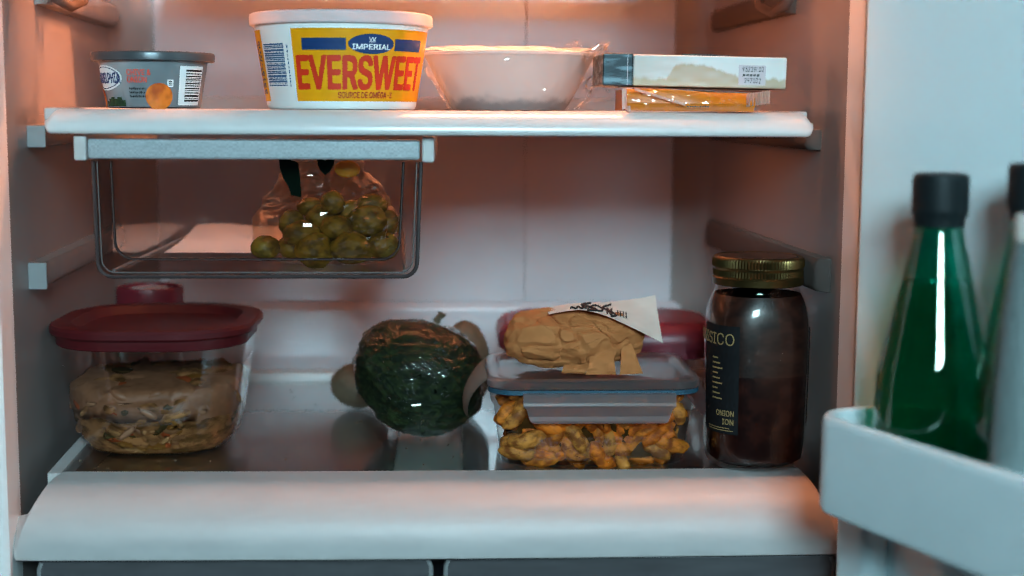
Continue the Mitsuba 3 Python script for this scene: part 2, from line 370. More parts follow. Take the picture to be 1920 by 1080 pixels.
# added warm fill at the front right of the ceiling, shaded towards the room
fx, fy, fw, fd = .225, -.012, .030, .012
add(FR + '__added_lamp_shade', cat([box(fx - fw - .012, fx + fw + .012, fy - fd - .007, fy - fd - .003, lz - .085, ZT - .001, .0015), box(fx + fw + .006, fx + fw + .010, fy - fd - .002, fy + fd + .004, lz - .03, ZT - .001, .0015)]), 'm_lamp_cover', 35)
q = trimesh.Trimesh([(fx - fw, fy - fd, lz), (fx + fw, fy - fd, lz), (fx + fw, fy + fd, lz), (fx - fw, fy + fd, lz)], [(0, 2, 1), (0, 3, 2)], process=False)
add(FR + '__lamp', q, 'm_lamp_cover', False, label='small warm fill light added near the door side', emitter={'type': 'area', 'radiance': rgb(*[2.0 * c for c in WARM])})

# the door
DU, DN, DE = np.array([.37829, -.92569]), np.array([-.92569, -.37829]), np.array([.3192, -.0750])


def door(s, n, z): q = DE + DU * s + DN * n; return (q[0], q[1], z)


def dbox(s0, s1, n0, n1, z0, z1, r):
    b = box(s0, s1, n0, n1, z0, z1, r); v = np.array(b.vertices)
    b.vertices = np.array([door(*p) for p in v]); b.invert() if np.cross([*DU, 0], [*DN, 0])[2] < 0 else None
    return b


add(FR + '__door', dbox(.0, .66, -.050, .0, .20, 1.50, .008), 'm_door', 40, label='white inner panel of the open door')
add(FR + '__door_ridge', dbox(.012, .055, -.004, .022, .22, .700, .010), 'm_door', 40)

# ------------------------------------------------------------------ window of the room behind the camera
wx, wy, wz, ww, wh = .10, -2.5, 1.69, .30, .29
q = trimesh.Trimesh([(wx - ww, wy, wz - wh), (wx + ww, wy, wz - wh), (wx + ww, wy, wz + wh), (wx - ww, wy, wz + wh)], [(0, 2, 1), (0, 3, 2)], process=False)
WN = 'window'
labels[WN] = {'kind': 'structure', 'label': 'bright window of the room behind the camera', 'category': 'window'}
add(WN, q, 'm_lamp_cover', False, emitter={'type': 'area', 'radiance': rgb(*WINDOW)})

# ------------------------------------------------------------------ shelves
ZU, ZG = .9985, .6900


def fascia(xl, xr, prof, bow, endr, n=40):
    """A moulded front strip: prof is a list of (y, z, inset at the ends)."""
    rings = []
    for t in np.linspace(0, 1, n):
        s = 2 * t - 1
        e = 1 - abs(s); 
        ring = []
        for y, z, ins in prof:
            x = (xl + ins) * (1 - t) + (xr - ins) * t
            yy = y - bow * (1 - s * s)
            ring.append((x, yy, z))
        rings.append(ring)
    # round the ends
    def squeeze(ring, dx, k):
        ring = np.array(ring); c = ring.mean(0); out = c + (ring - c) * np.array([1, k, k]); out[:, 0] += dx; return out
    a, b = np.array(rings[0]), np.array(rings[-1])
    head = [squeeze(a, -endr * math.sin(w), math.cos(w) * .999 + .001) for w in (PI / 2 * .95, 1.1, .75, .4)]
    tail = [squeeze(b, endr * math.sin(w), math.cos(w) * .999 + .001) for w in (.4, .75, 1.1, PI / 2 * .95)]
    return loft(head + rings + tail)



def wire_rack(x0, x1, y0, y1, z):
    ms = [tube([(x, y0, z - .0016), (x, y1, z - .0016)], .0014, 6) for x in np.arange(x0 + .008, x1, .0165)]
    ms += [tube([(x0, y, z - .0045), (x1, y, z - .0045)], .0017, 6) for y in (y0 + .1, y0 + .24, y1 - .06)]
    return cat(ms)


US = thing('upper_shelf', 'white fronted shelf holding the yellow tub and the box', 'shelf')
pu = [(.026, ZU, .004)] + [(.016 - .022 * math.sin(a), ZU - .0165 + .0165 * math.cos(a) + .0002, -.004 * (1 - math.cos(a)) + .004) for a in np.linspace(0, PI / 2, 10)] + [(-.0058, ZU - .0185, 0), (-.0040, ZU - .0202, 0), (.004, ZU - .0205, 0), (.012, ZU - .012, 0), (.026, ZU - .005, .002)]
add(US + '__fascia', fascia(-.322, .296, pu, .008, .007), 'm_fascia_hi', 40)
add(US + '__wire_rack', wire_rack(-.318, .290, .015, .462, ZU), 'm_fascia', 40, kind='stuff')
add(US + '__panel', sheet((-.345, .030, ZU - .0050), (.303, .030, ZU - .0050), (.303, .456, ZU - .0050), (-.345, .456, ZU - .0050)), 'm_frosted', False, label='unseen frosted panel tinted to warm the light on the back wall')
add(US + '__rear_rail', box(-.33, .290, .455, .470, ZU - .006, ZU + .014, .003), 'm_fascia', 40)
add(US + '__side_rail', cat([box(-.334, -.3185, .02, .46, ZU - .010, ZU + .001, .002)]), 'm_fascia', 40)
add(US + '__side_rail', cat([box(.2905, .302, .02, .46, ZU - .010, ZU + .001, .002)]), 'm_fascia', 40)

TS = thing('unseen_top_shelf', 'unseen shelf above the frame, shaped to steer the lamp and window light', 'shelf')  # out of view; shaped for its effect on lamp and window light
ZS = 1.138
pt = [(y, z + 1.1145 - ZU, i) for y, z, i in pu]
add(TS + '__fascia', fascia(-.322, .296, pt, .008, .007), 'm_fascia', 40)
add(TS + '__wire_rack', wire_rack(-.318, .290, .015, .462, ZS), 'm_fascia', 40, kind='stuff')
add(TS + '__panel', sheet((-.318, .24, ZS - .0050), (.290, .24, ZS - .0050), (.290, .456, ZS - .0050), (-.318, .456, ZS - .0050)), 'm_frosted_tinted', False, label='unseen frosted panel tinted to warm the light on the back wall')
add(TS + '__added_trim', box(-.322, .296, .008, .026, 1.108, ZS + .001, .002), 'm_fascia', 40)  # unseen bar added to keep window light off the upper back wall
add(TS + '__lip', box(-.140, .085, .012, .030, 1.0925, ZS - .020, .002), 'm_hook', 40)

MC = thing('added_carton', 'unseen carton added above the picture to shade the right wall', 'carton')  # added out of view to block lamp light from the right wall
add(MC + '__body', box(.205, .292, .055, .300, ZS + .0002, 1.335, .003), 'm_paper', 35)
add(MC + '__gable', loft([[(.205, y, 1.335), (.292, y, 1.335), (.2495, y, 1.372), (.2475, y, 1.372)] for y in (.057, .298)]), 'm_paper', 20)

LS = thing('lower_shelf', 'wide glass shelf with deep white curved front above the crisper drawers', 'shelf')
pl = [(.030, ZG, .0)] + [(.004 - .052 * math.sin(a), ZG - .052 + .052 * math.cos(a) ** .8 + .0002, -.018 * (1 - math.cos(a))) for a in np.linspace(0, PI / 2, 14)] + \
     [(-.0475, ZG - .054, -.018), (-.040, ZG - .057, -.018), (.0, ZG - .056, -.018), (.010, ZG - .03, 0), (.030, ZG - .006, 0)]
add(LS + '__fascia', fascia(-.332, .305, pl, .004, .005), 'm_fascia', 40)
add(LS + '__glass_panel', box(-.345, .303, .026, .452, ZG - .004, ZG - .0003), 'm_glass', False)
add(LS + '__rear_rail', box(-.36, .303, .4525, .472, ZG - .006, ZG + .009, .003), 'm_fascia', 40)
tr = [[(-.341 - .022 * t, y, ZG + .001), (-.330 - .020 * t, y, ZG + .001), (-.330 - .020 * t, y, ZG - .012), (-.341 - .022 * t, y, ZG - .012)] for t, y in ((0, .02), (.5, .24), (1, .452))]
add(LS + '__side_rail', loft(tr), 'm_fascia', 30)
add(LS + '__under_dark_sheet', box(-.345, .30, .004, .47, ZG - .050, ZG - .0405), 'm_under_dark', False, label='dark sheet added under the glass to darken the space below')
add(LS + '__support', box(-.052, .013, .05, .47, ZG - .040, ZG - .022, .004), 'm_support', 40)

# ------------------------------------------------------------------ crisper drawers under the lower shelf
for k, (x0, x1, lab) in enumerate(((-.336, -.0145, 'smoky crisper drawer at the lower left'), (-.0035, .322, 'smoky crisper drawer at the lower right under the door bin'))):
    c = thing('crisper_drawer', lab, 'drawer')
    add(c + '__front', rloft([(.44, .001, .001, .0005)], 0, 0) if False else box(x0, x1, -.036, -.026, .42, ZG - .0575, .003), 'm_crisper', 40)
    for xe, sg in ((x0, 1), (x1, -1)):
        add(c + '__frame', tube([(xe + sg * .001, -.034, .42), (xe + sg * .001, -.034, ZG - .066), (xe + sg * .0035, -.034, ZG - .060)], .0025), 'm_rail_end', 40)
    add(c + '__lip', box(x0 + .006, x1 - .006, -.046, -.0365, ZG - .092, ZG - .083, .003), 'm_frost', 40)
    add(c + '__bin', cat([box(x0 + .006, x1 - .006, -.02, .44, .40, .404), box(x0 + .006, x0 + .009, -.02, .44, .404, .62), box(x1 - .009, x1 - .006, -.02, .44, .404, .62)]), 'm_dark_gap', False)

# ------------------------------------------------------------------ hanging deli drawer
DD = thing('deli_drawer', 'clear smoky drawer hanging under the upper shelf with frosted handle bar', 'drawer')
dx0, dx1, dz0, dz1, dy0, dy1 = -.2945, -.0235, .8595, .956, .018, .36



def front_outline(y, ins, zt=dz1, r=.012, n=10):
    x0, x1, z0 = dx0 + ins, dx1 - ins, dz0 + ins
    pts = [(x0, y, zt)]
    pts += [(x0 + .0015 + r - r * math.cos(a), y, z0 + r - r * math.sin(a)) for a in np.linspace(0, PI / 2, n)]
    pts += [(x1 - .0035 - r + r * math.sin(a), y, z0 + r - r * math.cos(a)) for a in np.linspace(0, PI / 2, n)]
    pts += [(x1, y, zt)]
    return np.array(pts)


o = front_outline(dy0, 0.0)
fan = np.vstack([o, [o.mean(0)]]); kf = [(i, len(o), i + 1) for i in range(len(o) - 1)] + [(len(o) - 1, len(o), 0)]
add(DD + '__front', trimesh.Trimesh(fan, kf, process=False), 'm_smoke', False)
add(DD + '__rim', tube(front_outline(dy0 + .0005, 0.0), .0017, 8), 'm_smoke_edge', 40)
add(DD + '__rim_edge', tube(front_outline(dy0 - .0004, 0.0034, r=.0115), .0006, 6), 'm_edge_light', 40)
add(DD + '__inner_rim', tube(front_outline(dy0 + .001, .0145, r=.016), .0012, 8), 'm_smoke_edge', 40)
oa, ob = front_outline(dy0 + .0018, 0.0008), front_outline(dy0 + .0018, .0145, r=.016)
add(DD + '__flange', loft([oa, ob], close=False), 'm_smoke', False)
ins = .014
xa0, xa1, za = dx0 + ins, dx1 - ins, dz0 + .004
add(DD + '__side', sheet((xa0, dy0 + .002, za), (xa0, dy0 + .002, dz1 + .01), (xa0 + .012, dy1, dz1 + .01), (xa0 + .012, dy1, za + .004)), 'm_smoke', False)
add(DD + '__side', sheet((xa1, dy0 + .002, za), (xa1 - .012, dy1, za + .004), (xa1 - .012, dy1, dz1 + .01), (xa1, dy0 + .002, dz1 + .01)), 'm_smoke', False)
add(DD + '__floor', sheet((xa0, dy0 + .002, za), (xa1, dy0 + .002, za), (xa1 - .012, dy1, za + .004), (xa0 + .012, dy1, za + .004)), 'm_smoke', False)
add(DD + '__back', sheet((xa0 + .012, dy1, za + .004), (xa1 - .012, dy1, za + .004), (xa1 - .012, dy1, dz1 + .01), (xa0 + .012, dy1, dz1 + .01)), 'm_smoke', False)
add(DD + '__floor_edge', cat([tube([(xa0 + .012, dy1, za + .005), (xa1 - .012, dy1, za + .005)], .0016, 8), tube([(xa0, dy0 + .004, za + .001), (xa0 + .012, dy1, za + .005)], .0014, 8), tube([(xa1, dy0 + .004, za + .001), (xa1 - .012, dy1, za + .005)], .0014, 8)]), 'm_frost', 40)
add(DD + '__handle', box(-.2955, -.0240, .004, .022, .9580, .9745, .0025), 'm_frost', 40)
add(DD + '__bracket', box(-.3062, -.2960, .002, .30, .9565, .9775, .0018), 'm_fascia', 40)
add(DD + '__bracket', box(-.0225, -.0122, .002, .30, .9560, .9775, .0018), 'm_fascia', 40)

# produce inside the deli drawer
sp = [(-.160, .885 - .006, .070, .0135), (-.118, .876, .075, .0150), (-.086, .8775, .075, .0155), (-.058, .879, .080, .0145), (-.138, .877, .100, .0140), (-.102, .882, .105, .0150), (-.070, .884, .110, .0145),
      (-.130, .8895, .085, .0135), (-.100, .895, .088, .0145), (-.072, .901, .090, .0140), (-.055, .898, .105, .0120), (-.115, .903, .110, .0130), (-.088, .908, .115, .0130), (-.142, .897, .112, .0115), (-.070, .914, .105, .0115), (-.104, .916, .100, .0120), (-.125, .912, .118, .0110)]
for i, (x, z, y, r) in enumerate(sp):
    k = thing('sprout', 'small olive green round sprout in the clear bag inside the hanging drawer', 'vegetable', 'olive green sprouts bagged in the hanging drawer')
    add(k, blob((x, y, z), (r * (1.0 + .3 * ((i * 7) % 5) / 5), r, r * (.8 + .3 * ((i * 3) % 4) / 4)), .42, 70, i, 4), 'm_sprout', True)


add(thing('bright_patch', 'pale sheet standing in for the bright patch on the hanging drawer floor', 'sheet'), strip(lambda u, v: np.array([-.264 + .092 * u + .012 * u * v, .150 + .175 * v, dz0 + .0072 + .012 * v ** 2 + .0016 * math.sin(7 * u) * v]), 12, 6), 'm_white_print', 40)  # pale sheet added in place of a bright patch of light


def bagfn(u, v):
    a = u * 2 * PI; h = v
    rad = np.array([.060, .050]) * (1 - .55 * max(0, h - .45) / .55) * (.8 + .2 * min(1, h * 6))
    p = np.array([-.108 + rad[0] * math.cos(a), .092 + rad[1] * math.sin(a), dz0 + .006 + .088 * h])
    n = ridged(p[None], 55, 3)[0] - .5
    return p + np.array([math.cos(a), math.sin(a), .2]) * n * .016


add(thing('produce_bag', 'crumpled clear plastic bag around the olive green sprouts', 'bag'), strip(bagfn, 56, 30), 'm_bagfilm', False)
lf = thing('dark_leaf', 'dark green leaf poking down behind the drawer handle', 'leaf')
add(lf, loft([[(-.138 + .003 * t - .0075 * w, .052, .957 - .027 * t), (-.138 + .003 * t, .050, .957 - .027 * t - .004 * t), (-.138 + .003 * t + .009 * w2, .052, .957 - .030 * t - .003)] for t, w, w2 in ((0, 1, 1), (.3, 1, 1), (.6, .8, 1), (.85, .3, .95), (1, -.4, .9))], close=False), 'm_leaf', 40)
lf = thing('dark_leaf', 'smaller dark leaf tip beside the orange slice in the hanging drawer', 'leaf')
add(lf, loft([[(-.106 - .007 * w, .052, .957 - .013 * t), (-.106, .050, .956 - .013 * t), (-.106 + .008 * w, .052, .957 - .013 * t)] for t, w in ((0, 1), (.4, .9), (.75, .6), (1, .1))], close=False), 'm_leaf', 40)
og = thing('orange_slice', 'glowing orange fruit slice at the top of the hanging drawer', 'fruit')
add(og, blob((-.088, .062, .9480), (.0115, .008, .0075), .12, 120, 4, 3), 'm_orange_fruit', True)

# ------------------------------------------------------------------ upper shelf: margarine tub
tx, ty = -.0935, .084
MT = thing('margarine_tub', 'white margarine tub with yellow label and big red lettering on upper shelf', 'tub')
body = Round(tx, ty, [(ZU, .0625), (ZU + .004, .0645), (1.0665, .0745)])
add(MT + '__body', lathe([(0, ZU + .0012), (.058, ZU + .0012), (.0605, ZU + .0002), (.0632, ZU + .0012), (.0645, ZU + .004), (.0745, 1.0668), (.0752, 1.0680), (.0752, 1.0715), (.0, 1.0715)], tx, ty), 'm_tub_white', 40)
add(MT + '__lid', lathe([(.0752, 1.0705), (.0783, 1.0700), (.0790, 1.0710), (.0792, 1.0770), (.0786, 1.0795), (.0765, 1.0805), (.0740, 1.0795), (.072, 1.0775), (0, 1.0775)], tx, ty), 'm_tub_lid', 40)
add(MT + '__label', body.patch(-30, 92, 1.0060, 1.0655, .0003, 60, 6), 'm_yellow', True, label='yellow front label')
add(MT + '__label', body.patch(-118, -63, 1.0060, 1.0655, .0003, 40, 6), 'm_yellow', True)
for d0, d1 in ((-22.5, 7), (41.5, 70)):
    add(MT + '__stripe', body.patch(d0, d1, 1.0478, 1.0576, .0006, 30, 4), 'm_navy', True)
add(MT + '__badge', body.disc(24.3, 1.0530, 17.4, .0089, .0006), 'm_yellow', True)
add(MT + '__badge', body.disc(24.3, 1.0530, 16.0, .0082, .0009), 'm_navy', True)
add(MT + '__lettering', body.wrap(word('IMPERIAL', .0042, .0335, True), 24.3, 1.0486, .0010), 'm_white_print', False)
add(MT + '__crest', cat([body.wrap(word('W', .0030, .0062), 24.3, 1.0555, .0010), body.patch(22, 26.6, 1.0545, 1.0550, .0011, 5, 2)]), 'm_white_print', False)
w = word('EVERSWEET', .0262, .1185, True)
cut = w.bounds[0][0] + .58 * (w.bounds[1][0] - w.bounds[0][0])
heavy = []
for k, (ox, oz) in enumerate(((0, 0), (.0006, .0003), (-.0006, -.0003))):
    c2 = w.copy(); c2.apply_translation((ox, oz, .00003 * k)); heavy.append(body.wrap(c2, 23.5 + math.degrees(ox / .069), 1.0165, .0006))
add(MT + '__lettering', cat(heavy), 'm_red_print', False)
add(MT + '__lettering', body.wrap(word('SOURCE DE OMÉGA-3', .0047, .0470, True), 22.0, 1.0088, .0006), 'm_red_dark_print', False)
bars = []; z = 1.0185
rb = random.Random(4)
while z < 1.053:
    h = rb.choice((.0005, .0008, .0013, .0018)); bars.append(body.patch(-60, -37.5, z, z + h, .0004, 12, 2)); z += h + rb.choice((.0004, .0006, .0009))
add(MT + '__barcode', cat(bars), 'm_bar_blue', True)
add(MT + '__barcode_number', fine_print(body, -35.2, -33.4, 1.018, 1.054, 1, .0004, 3, True), 'm_bar_blue', True)
add(MT + '__side_lettering', fine_print(body, -75, -65.5, 1.012, 1.058, 2, .0006, 5, True), 'm_navy', True)

# ------------------------------------------------------------------ upper shelf: cream cheese tub
qx, qy = -.2525, .066
CT = thing('cheese_tub', 'small grey cream cheese tub with orange onion picture at left end', 'tub')
cb = Round(qx, qy, [(ZU, .0388), (1.0385, .0455)])
add(CT + '__body', lathe([(0, ZU + .001), (.0375, ZU + .001), (.0388, ZU + .002), (.0455, 1.0385), (.0455, 1.0395), (0, 1.0395)], qx, qy), 'm_silver', 40)
add(CT + '__lid', lathe([(.0458, 1.0388), (.0505, 1.0386), (.0515, 1.0392), (.0517, 1.0440), (.0510, 1.0458), (.049, 1.0462), (.047, 1.0452), (0, 1.0452)], qx, qy), 'm_silver_lid', 40)
add(CT + '__oval', cb.disc(-56, 1.0245, 31, .0105, .0003), 'm_white_print', True)
a = np.linspace(0, 2 * PI, 60); ring = [cb.at(-56 + 28.5 * k * np.cos(a), 1.0245 + .0092 * k * np.sin(a), .0005) for k in (1.0, .93)]
add(CT + '__oval_line', loft(ring, False, False, close=False), 'm_navy', True)
add(CT + '__lettering', cb.wrap(word('PHILADELPHIA', .0082,   .0440, True), -57, 1.0202, .0006), 'm_navy', False)
add(CT + '__lettering', cb.wrap(word('CHIVE &', .0046, .0200, True), -5.0, 1.0266, .0004), 'm_red_bright', False)
add(CT + '__lettering', cb.wrap(word('ONION', .0046, .0165, True), -7.5, 1.0206, .0004), 'm_red_bright', False)
add(CT + '__small_lettering', fine_print(cb, -17, 3, 1.0080, 1.0175, 3, .0003, 8), 'm_label_dark', True)
add(CT + '__onion_picture', cb.disc(17, ZU + .0105, 15.5, .0112, .0004), 'm_onion', True)
add(CT + '__onion_picture', cb.disc(-76, ZU + .0085, 14, .0095, .0005), 'm_onion', True)
add(CT + '__chive_picture', cat([cb.patch(d, d + 7, ZU + .0025, ZU + .0025 + h, .0003, 5, 3) for d, h in ((-60, .004), (-54, .006), (-48, .0075), (-42, .006), (-36, .0075), (-31, .005))]), 'm_chive', True)
add(CT + '__barcode_panel', cb.patch(40, 76, ZU + .0035, 1.0345, .0003, 20, 5), 'm_white_print', True)
bars = []; z = ZU + .0065
while z < 1.030:
    h = rb.choice((.0006, .001, .0016)); bars.append(cb.patch(48, 74, z, z + h, .0005, 12, 2)); z += h + rb.choice((.0006, .0009, .0012))
add(CT + '__barcode', cat(bars), 'm_black_print', True)
add(CT + '__stamp', cat([cb.patch(26, 33, 1.0170, 1.0230, .0003, 6, 3)]), 'm_white_print', True)
add(CT + '__stamp_mark', cat([cb.patch(27.5, 31.5, zz, zz + .0008, .0005, 6, 2) for zz in (1.0182, 1.0197, 1.0212)]), 'm_black_print', True)

# ------------------------------------------------------------------ upper shelf: bowl in cling film
bx, by = .0545, .128
BW = thing('wrapped_bowl', 'pale bowl covered in crumpled clear film between tub and box', 'bowl')
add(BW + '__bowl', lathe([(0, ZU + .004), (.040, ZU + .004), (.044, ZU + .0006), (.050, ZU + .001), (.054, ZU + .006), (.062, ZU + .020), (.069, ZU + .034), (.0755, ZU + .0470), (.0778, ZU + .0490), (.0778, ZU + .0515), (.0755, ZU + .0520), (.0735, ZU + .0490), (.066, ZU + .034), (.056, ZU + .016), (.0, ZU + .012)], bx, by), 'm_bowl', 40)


def wrapfn(u, v):
    a = u * 2 * PI
    z = ZU + .002 + .052 * v
    r = .0495 + .0290 * v ** .8 + .0035
    p = np.array([bx + r * math.cos(a), by + r * math.sin(a), z]); p0 = p
    right = max(0, math.cos(a)) ** 2
    n = ridged(p[None], 45, 11)[0] - .45
    amp = .008 + .016 * right
    q = p + np.array([math.cos(a), math.sin(a), 0]) * (n * amp + .006 * right * (1 - v))
    q[2] += .010 * right * v * (.4 + n)
    r2 = math.hypot(q[0] - bx, q[1] - by)
    return np.array([q[0], q[1], max(q[2], ZU + .001)])


add(BW + '__film', strip(wrapfn, 170, 34), 'm_film', False, label='crumpled clear film around the bowl')


def topfilm(u, v):
    a, r = u * 2 * PI, .079 * v
    p = np.array([bx + r * math.cos(a), by + r * math.sin(a), ZU + .0535])
    p[2] += (ridged(p[None], 50, 5)[0] - .5) * .006 * v
    return p


add(BW + '__film_top', strip(topfilm, 60, 12), 'm_film', False)
rb2 = np.random.default_rng(5)


def tuft(u, v):
    s = u
    c = np.array([.098 + .045 * s, by - .052 + .02 * s, ZU + .0515 + .0045 * math.sin(s * 9) + .004 * s])
    a = v * 2 * PI
    r = .0055 * (1.2 - .6 * s) * math.sin(PI * min(max(s, .03), .97)) ** .5
    p = c + np.array([0, math.cos(a), math.sin(a)]) * r
    return p + (meshkit.noise(p[None] * 260, 3)[0] - .5) * .007


add(BW + '__film_tuft', strip(tuft, 26, 12), 'm_film', False, label='twisted end of the film at the rim')
add(BW + '__film_tail', strip(lambda u, v: np.array([.118 + .022 * u + .004 * math.sin(9 * v), by - .085 + .03 * u, ZU + .048 - .045 * v + .004 * u]) + (ridged(np.array([[u * .03, v * .04, 0.]]), 70, 8)[0] - .5) * np.array([.008, .012, .004]), 14, 22), 'm_film', False)

# ------------------------------------------------------------------ upper shelf: box on orange cheese pack
CP = thing('cheese_pack', 'orange cheese block in clear plastic wrapper under the box', 'cheese')
pts = []
rings = []
for t in np.linspace(0, 1, 16):
    x = .1465 + .106 * t
    e = math.sin(PI * min(1, .12 + t * .88)) ** .3 if t < .1 else 1.0
    zt = ZU + .0185 - .0035 * t ** 2 + .0008 * math.sin(7 * t); zb = ZU + .0012 - .0004 * t
    rings.append([(x, .0035 + .002 * math.sin(5 * t), zb), (x, .000 + .002 * math.sin(5 * t), zb + .006), (x, .001 + .0015 * math.sin(4 * t), zt - .004), (x, .005, zt), (x, .085, zt), (x, .086, zb)])
add(CP + '__block', loft(rings), 'm_cheese', 30)


def cpfn(u, v):
    x = .1440 + .112 * u
    a = v
    prof = [(.020, ZU + .0195), (.003, ZU + .0192), (-.0025, ZU + .014), (-.003, ZU + .006), (.001, ZU + .0008)]
    i = min(int(v * 4), 3); k = v * 4 - i
    y = prof[i][0] * (1 - k) + prof[i + 1][0] * k; z = prof[i][1] * (1 - k) + prof[i + 1][1] * k
    z -= .0035 * u ** 2 * (z - ZU) / .02
    n = ridged(np.array([[x, y, z * 2]]), 60, 21)[0] - .5
    return np.array([x, y - max(0, n + .3) * .0035, max(z, ZU + .0006)])


add(CP + '__wrapper', strip(cpfn, 70, 22), 'm_film', False)
scene['m_seal'] = {'type': 'principledthin', 'base_color': rgb(.75, .52, .42), 'roughness': .3, 'spec_trans': .35, 'diff_trans': .6, 'eta': 1.45}
add(CP + '__seal', strip(lambda u, v: np.array([.245 + .021 * u, -.003 + .006 * u + .0012 * math.sin(u * 40), ZU + .0045 + .0105 * v + .003 * u + .0006 * math.sin(v * 9)]), 40, 6), 'm_seal', False, label='crimped clear end of the wrapper')
add(CP + '__seam', strip(lambda u, v: np.array([.152 + .042 * u, -.0042 - .0008 * math.sin(u * 8), ZU + .0175 - .0125 * u + .0022 * v]), 20, 3), 'm_seal', False)
add(CP + '__print', cat([box(.1955 + .0021 * k, .1969 + .0021 * k, -.0048, -.0045, ZU + .0040, ZU + .0050 + .0003 * (k % 2)) for k in range(9)]), 'm_black_print', False)
add(CP + '__seal', strip(lambda u, v: np.array([.1425 + .007 * u, .0005 + .003 * v, ZU + .001 + .0165 * v + .0015 * math.sin(u * 5)]), 8, 8), 'm_seal', False)
CLB = thing('empty_bag', 'clear plastic bag scrap lying between the wrapped bowl and the cheese', 'bag')
add(CLB, strip(lambda u, v: np.array([.124 + .022 * u, .012 + .04 * v, ZU + .0008 + (.017 * math.sin(PI * min(v * 1.1, 1)) + .002) * (.6 + .5 * ridged(np.array([[u * .02, v * .04, 0]]), 90, 2)[0])]), 18, 18), 'm_film', False)

BX = thing('carton_box', 'torn cream carton with dark foil end lying on orange cheese', 'carton')
tilt = trimesh.transformations.rotation_matrix(math.radians(.9), (0, 1, 0), (.129, .03, 1.0205))


def tilted(m): m = m.copy(); m.apply_transform(tilt); return m


add(BX + '__body', tilted(box(.1545, .2850, .028, .118, 1.0205, 1.0470, .0018)), 'm_box', 35)
add(BX + '__foil_end', tilted(box(.1288, .1543, .0275, .118, 1.0203, 1.0474, .0012)), 'm_foil', 35, label='dark foil covered end')
add(BX + '__foil_line', tilted(box(.1494, .1499, .0271, .030, 1.0210, 1.0468)), 'm_sticker', False)
add(BX + '__sticker', tilted(box(.2440, .2670, .0276, .0282, 1.0232, 1.0400)), 'm_sticker', False, label='pale date sticker')
add(BX + '__sticker_lettering', tilted(cat([upright(word('93219L02', .0042, .0180), .2468, .0274, 1.0345), upright(word('297032', .0042, .0140), .2486, .0274, 1.0250)] + [box(.2475 + .003 * i, .2495 + .003 * i, .0272, .0276, 1.0305 + .0004 * (i % 2), 1.0325) for i in range(5)])), 'm_black_print', False)
add(BX + '__torn_flap', tilted(cat([box(.196, .225, .030, .110, 1.0472, 1.0482), box(.222, .236, .032, .1, 1.0472, 1.0478)])), 'm_black_print', False, label='dark torn top layer')
add(BX + '__loose_layer', tilted(strip(lambda u, v: np.array([.19 + .09 * u, .0275 + .08 * v, 1.0190 - .0012 * math.sin(PI * u)]), 10, 3)), 'm_kraft', False)

# ------------------------------------------------------------------ lower shelf: stew container with red lid
sx, sy = -.2690, .148
SC = thing('stew_container', 'rounded glass container of vegetable stew under a big dark red lid', 'food container')
hw, hd = .0915, .0960
lv = [(ZG + .0005, .056, .058, .042), (ZG + .0025, .0625, .0645, .047), (ZG + .010, .0690, .071, .051), (ZG + .030, .0745, .0765, .054), (ZG + .060, .0790, .081, .056), (ZG + .080, .0815, .0835, .057), (ZG + .0815, .0838, .0858, .058), (ZG + .0845, .0840, .086, .058), (ZG + .086, .0828, .085, .058), (ZG + .103, .0845, .0865, .058)]
add(SC + '__glass', rloft(lv, sx, sy, True, False), 'm_tint_glass', 40)
add(SC + '__rim_line', cat([loft([rrect(.0842, .0862, .058, sx, sy, z) for z in (ZG + .0817, ZG + .0840)], False, False)]), 'm_glass', 40)
add(SC + '__lid', rloft([(ZG + .0985, .0850, .0885, .060), (ZG + .0995, .0858, .0900, .061), (ZG + .1080, .0865, .0908, .061), (ZG + .1085, .0900, .0945, .066), (ZG + .1100, hw, hd, .068), (ZG + .1145, hw + .0003, hd + .0003, .068), (ZG + .1172, .0900, .0945, .066), (ZG + .1185, .084, .0885, .062), (ZG + .1175, .074, .078, .056), (ZG + .1105, .0675, .072, .050), (ZG + .1097, .060, .064, .045), (ZG + .1095, .02, .02, .01)], sx, sy), 'm_red_lid', 35, label='dark red plastic lid with sunken middle')
inner = [(ZG + .0015, .0605, .0625, .045)]
low = rloft([inner[0]] + [(ZG + z, np.interp(z, [.0015, .010, .030, .040], [.0615, .0680, .0736, .0752]), np.interp(z, [.0015, .010, .030, .040], [.0635, .0700, .0756, .0772]), .052) for z in np.linspace(.004, .036, 12)], sx, sy, n=30)
v = np.array(low.vertices); c = np.array([sx, sy, 0]); d = v - c; dn = d / np.maximum(np.linalg.norm(d * [1, 1, 0], axis=1, keepdims=True), 1e-6)
hb = (meshkit.fbm(v * 130, 3, 2) - .8)[:, None]
low.vertices = v + dn * [1, 1, 0] * hb * .007
SW = thing('vegetable_stew', 'chunky brown vegetable stew filling the red lidded glass container', 'stew')
add(SW + '__stew', low, 'm_stew', 40)
mash = rloft([(ZG + .036, .0740, .0760, .052), (ZG + .044, .0755, .0775, .054), (ZG + .054, .0768, .0788, .056), (ZG + .060, .0765, .0785, .056), (ZG + .0635, .070, .072, .048), (ZG + .0645, .03, .03, .015)], sx, sy, n=40)
v = np.array(mash.vertices); mash.vertices = v + (meshkit.fbm(v * 90, 4, 8) - .5)[:, None] * np.array([.004, .004, .016])
add(SW + '__mash', mash, 'm_mash', 40, label='pinkish mashed top layer')
rc = random.Random(12)
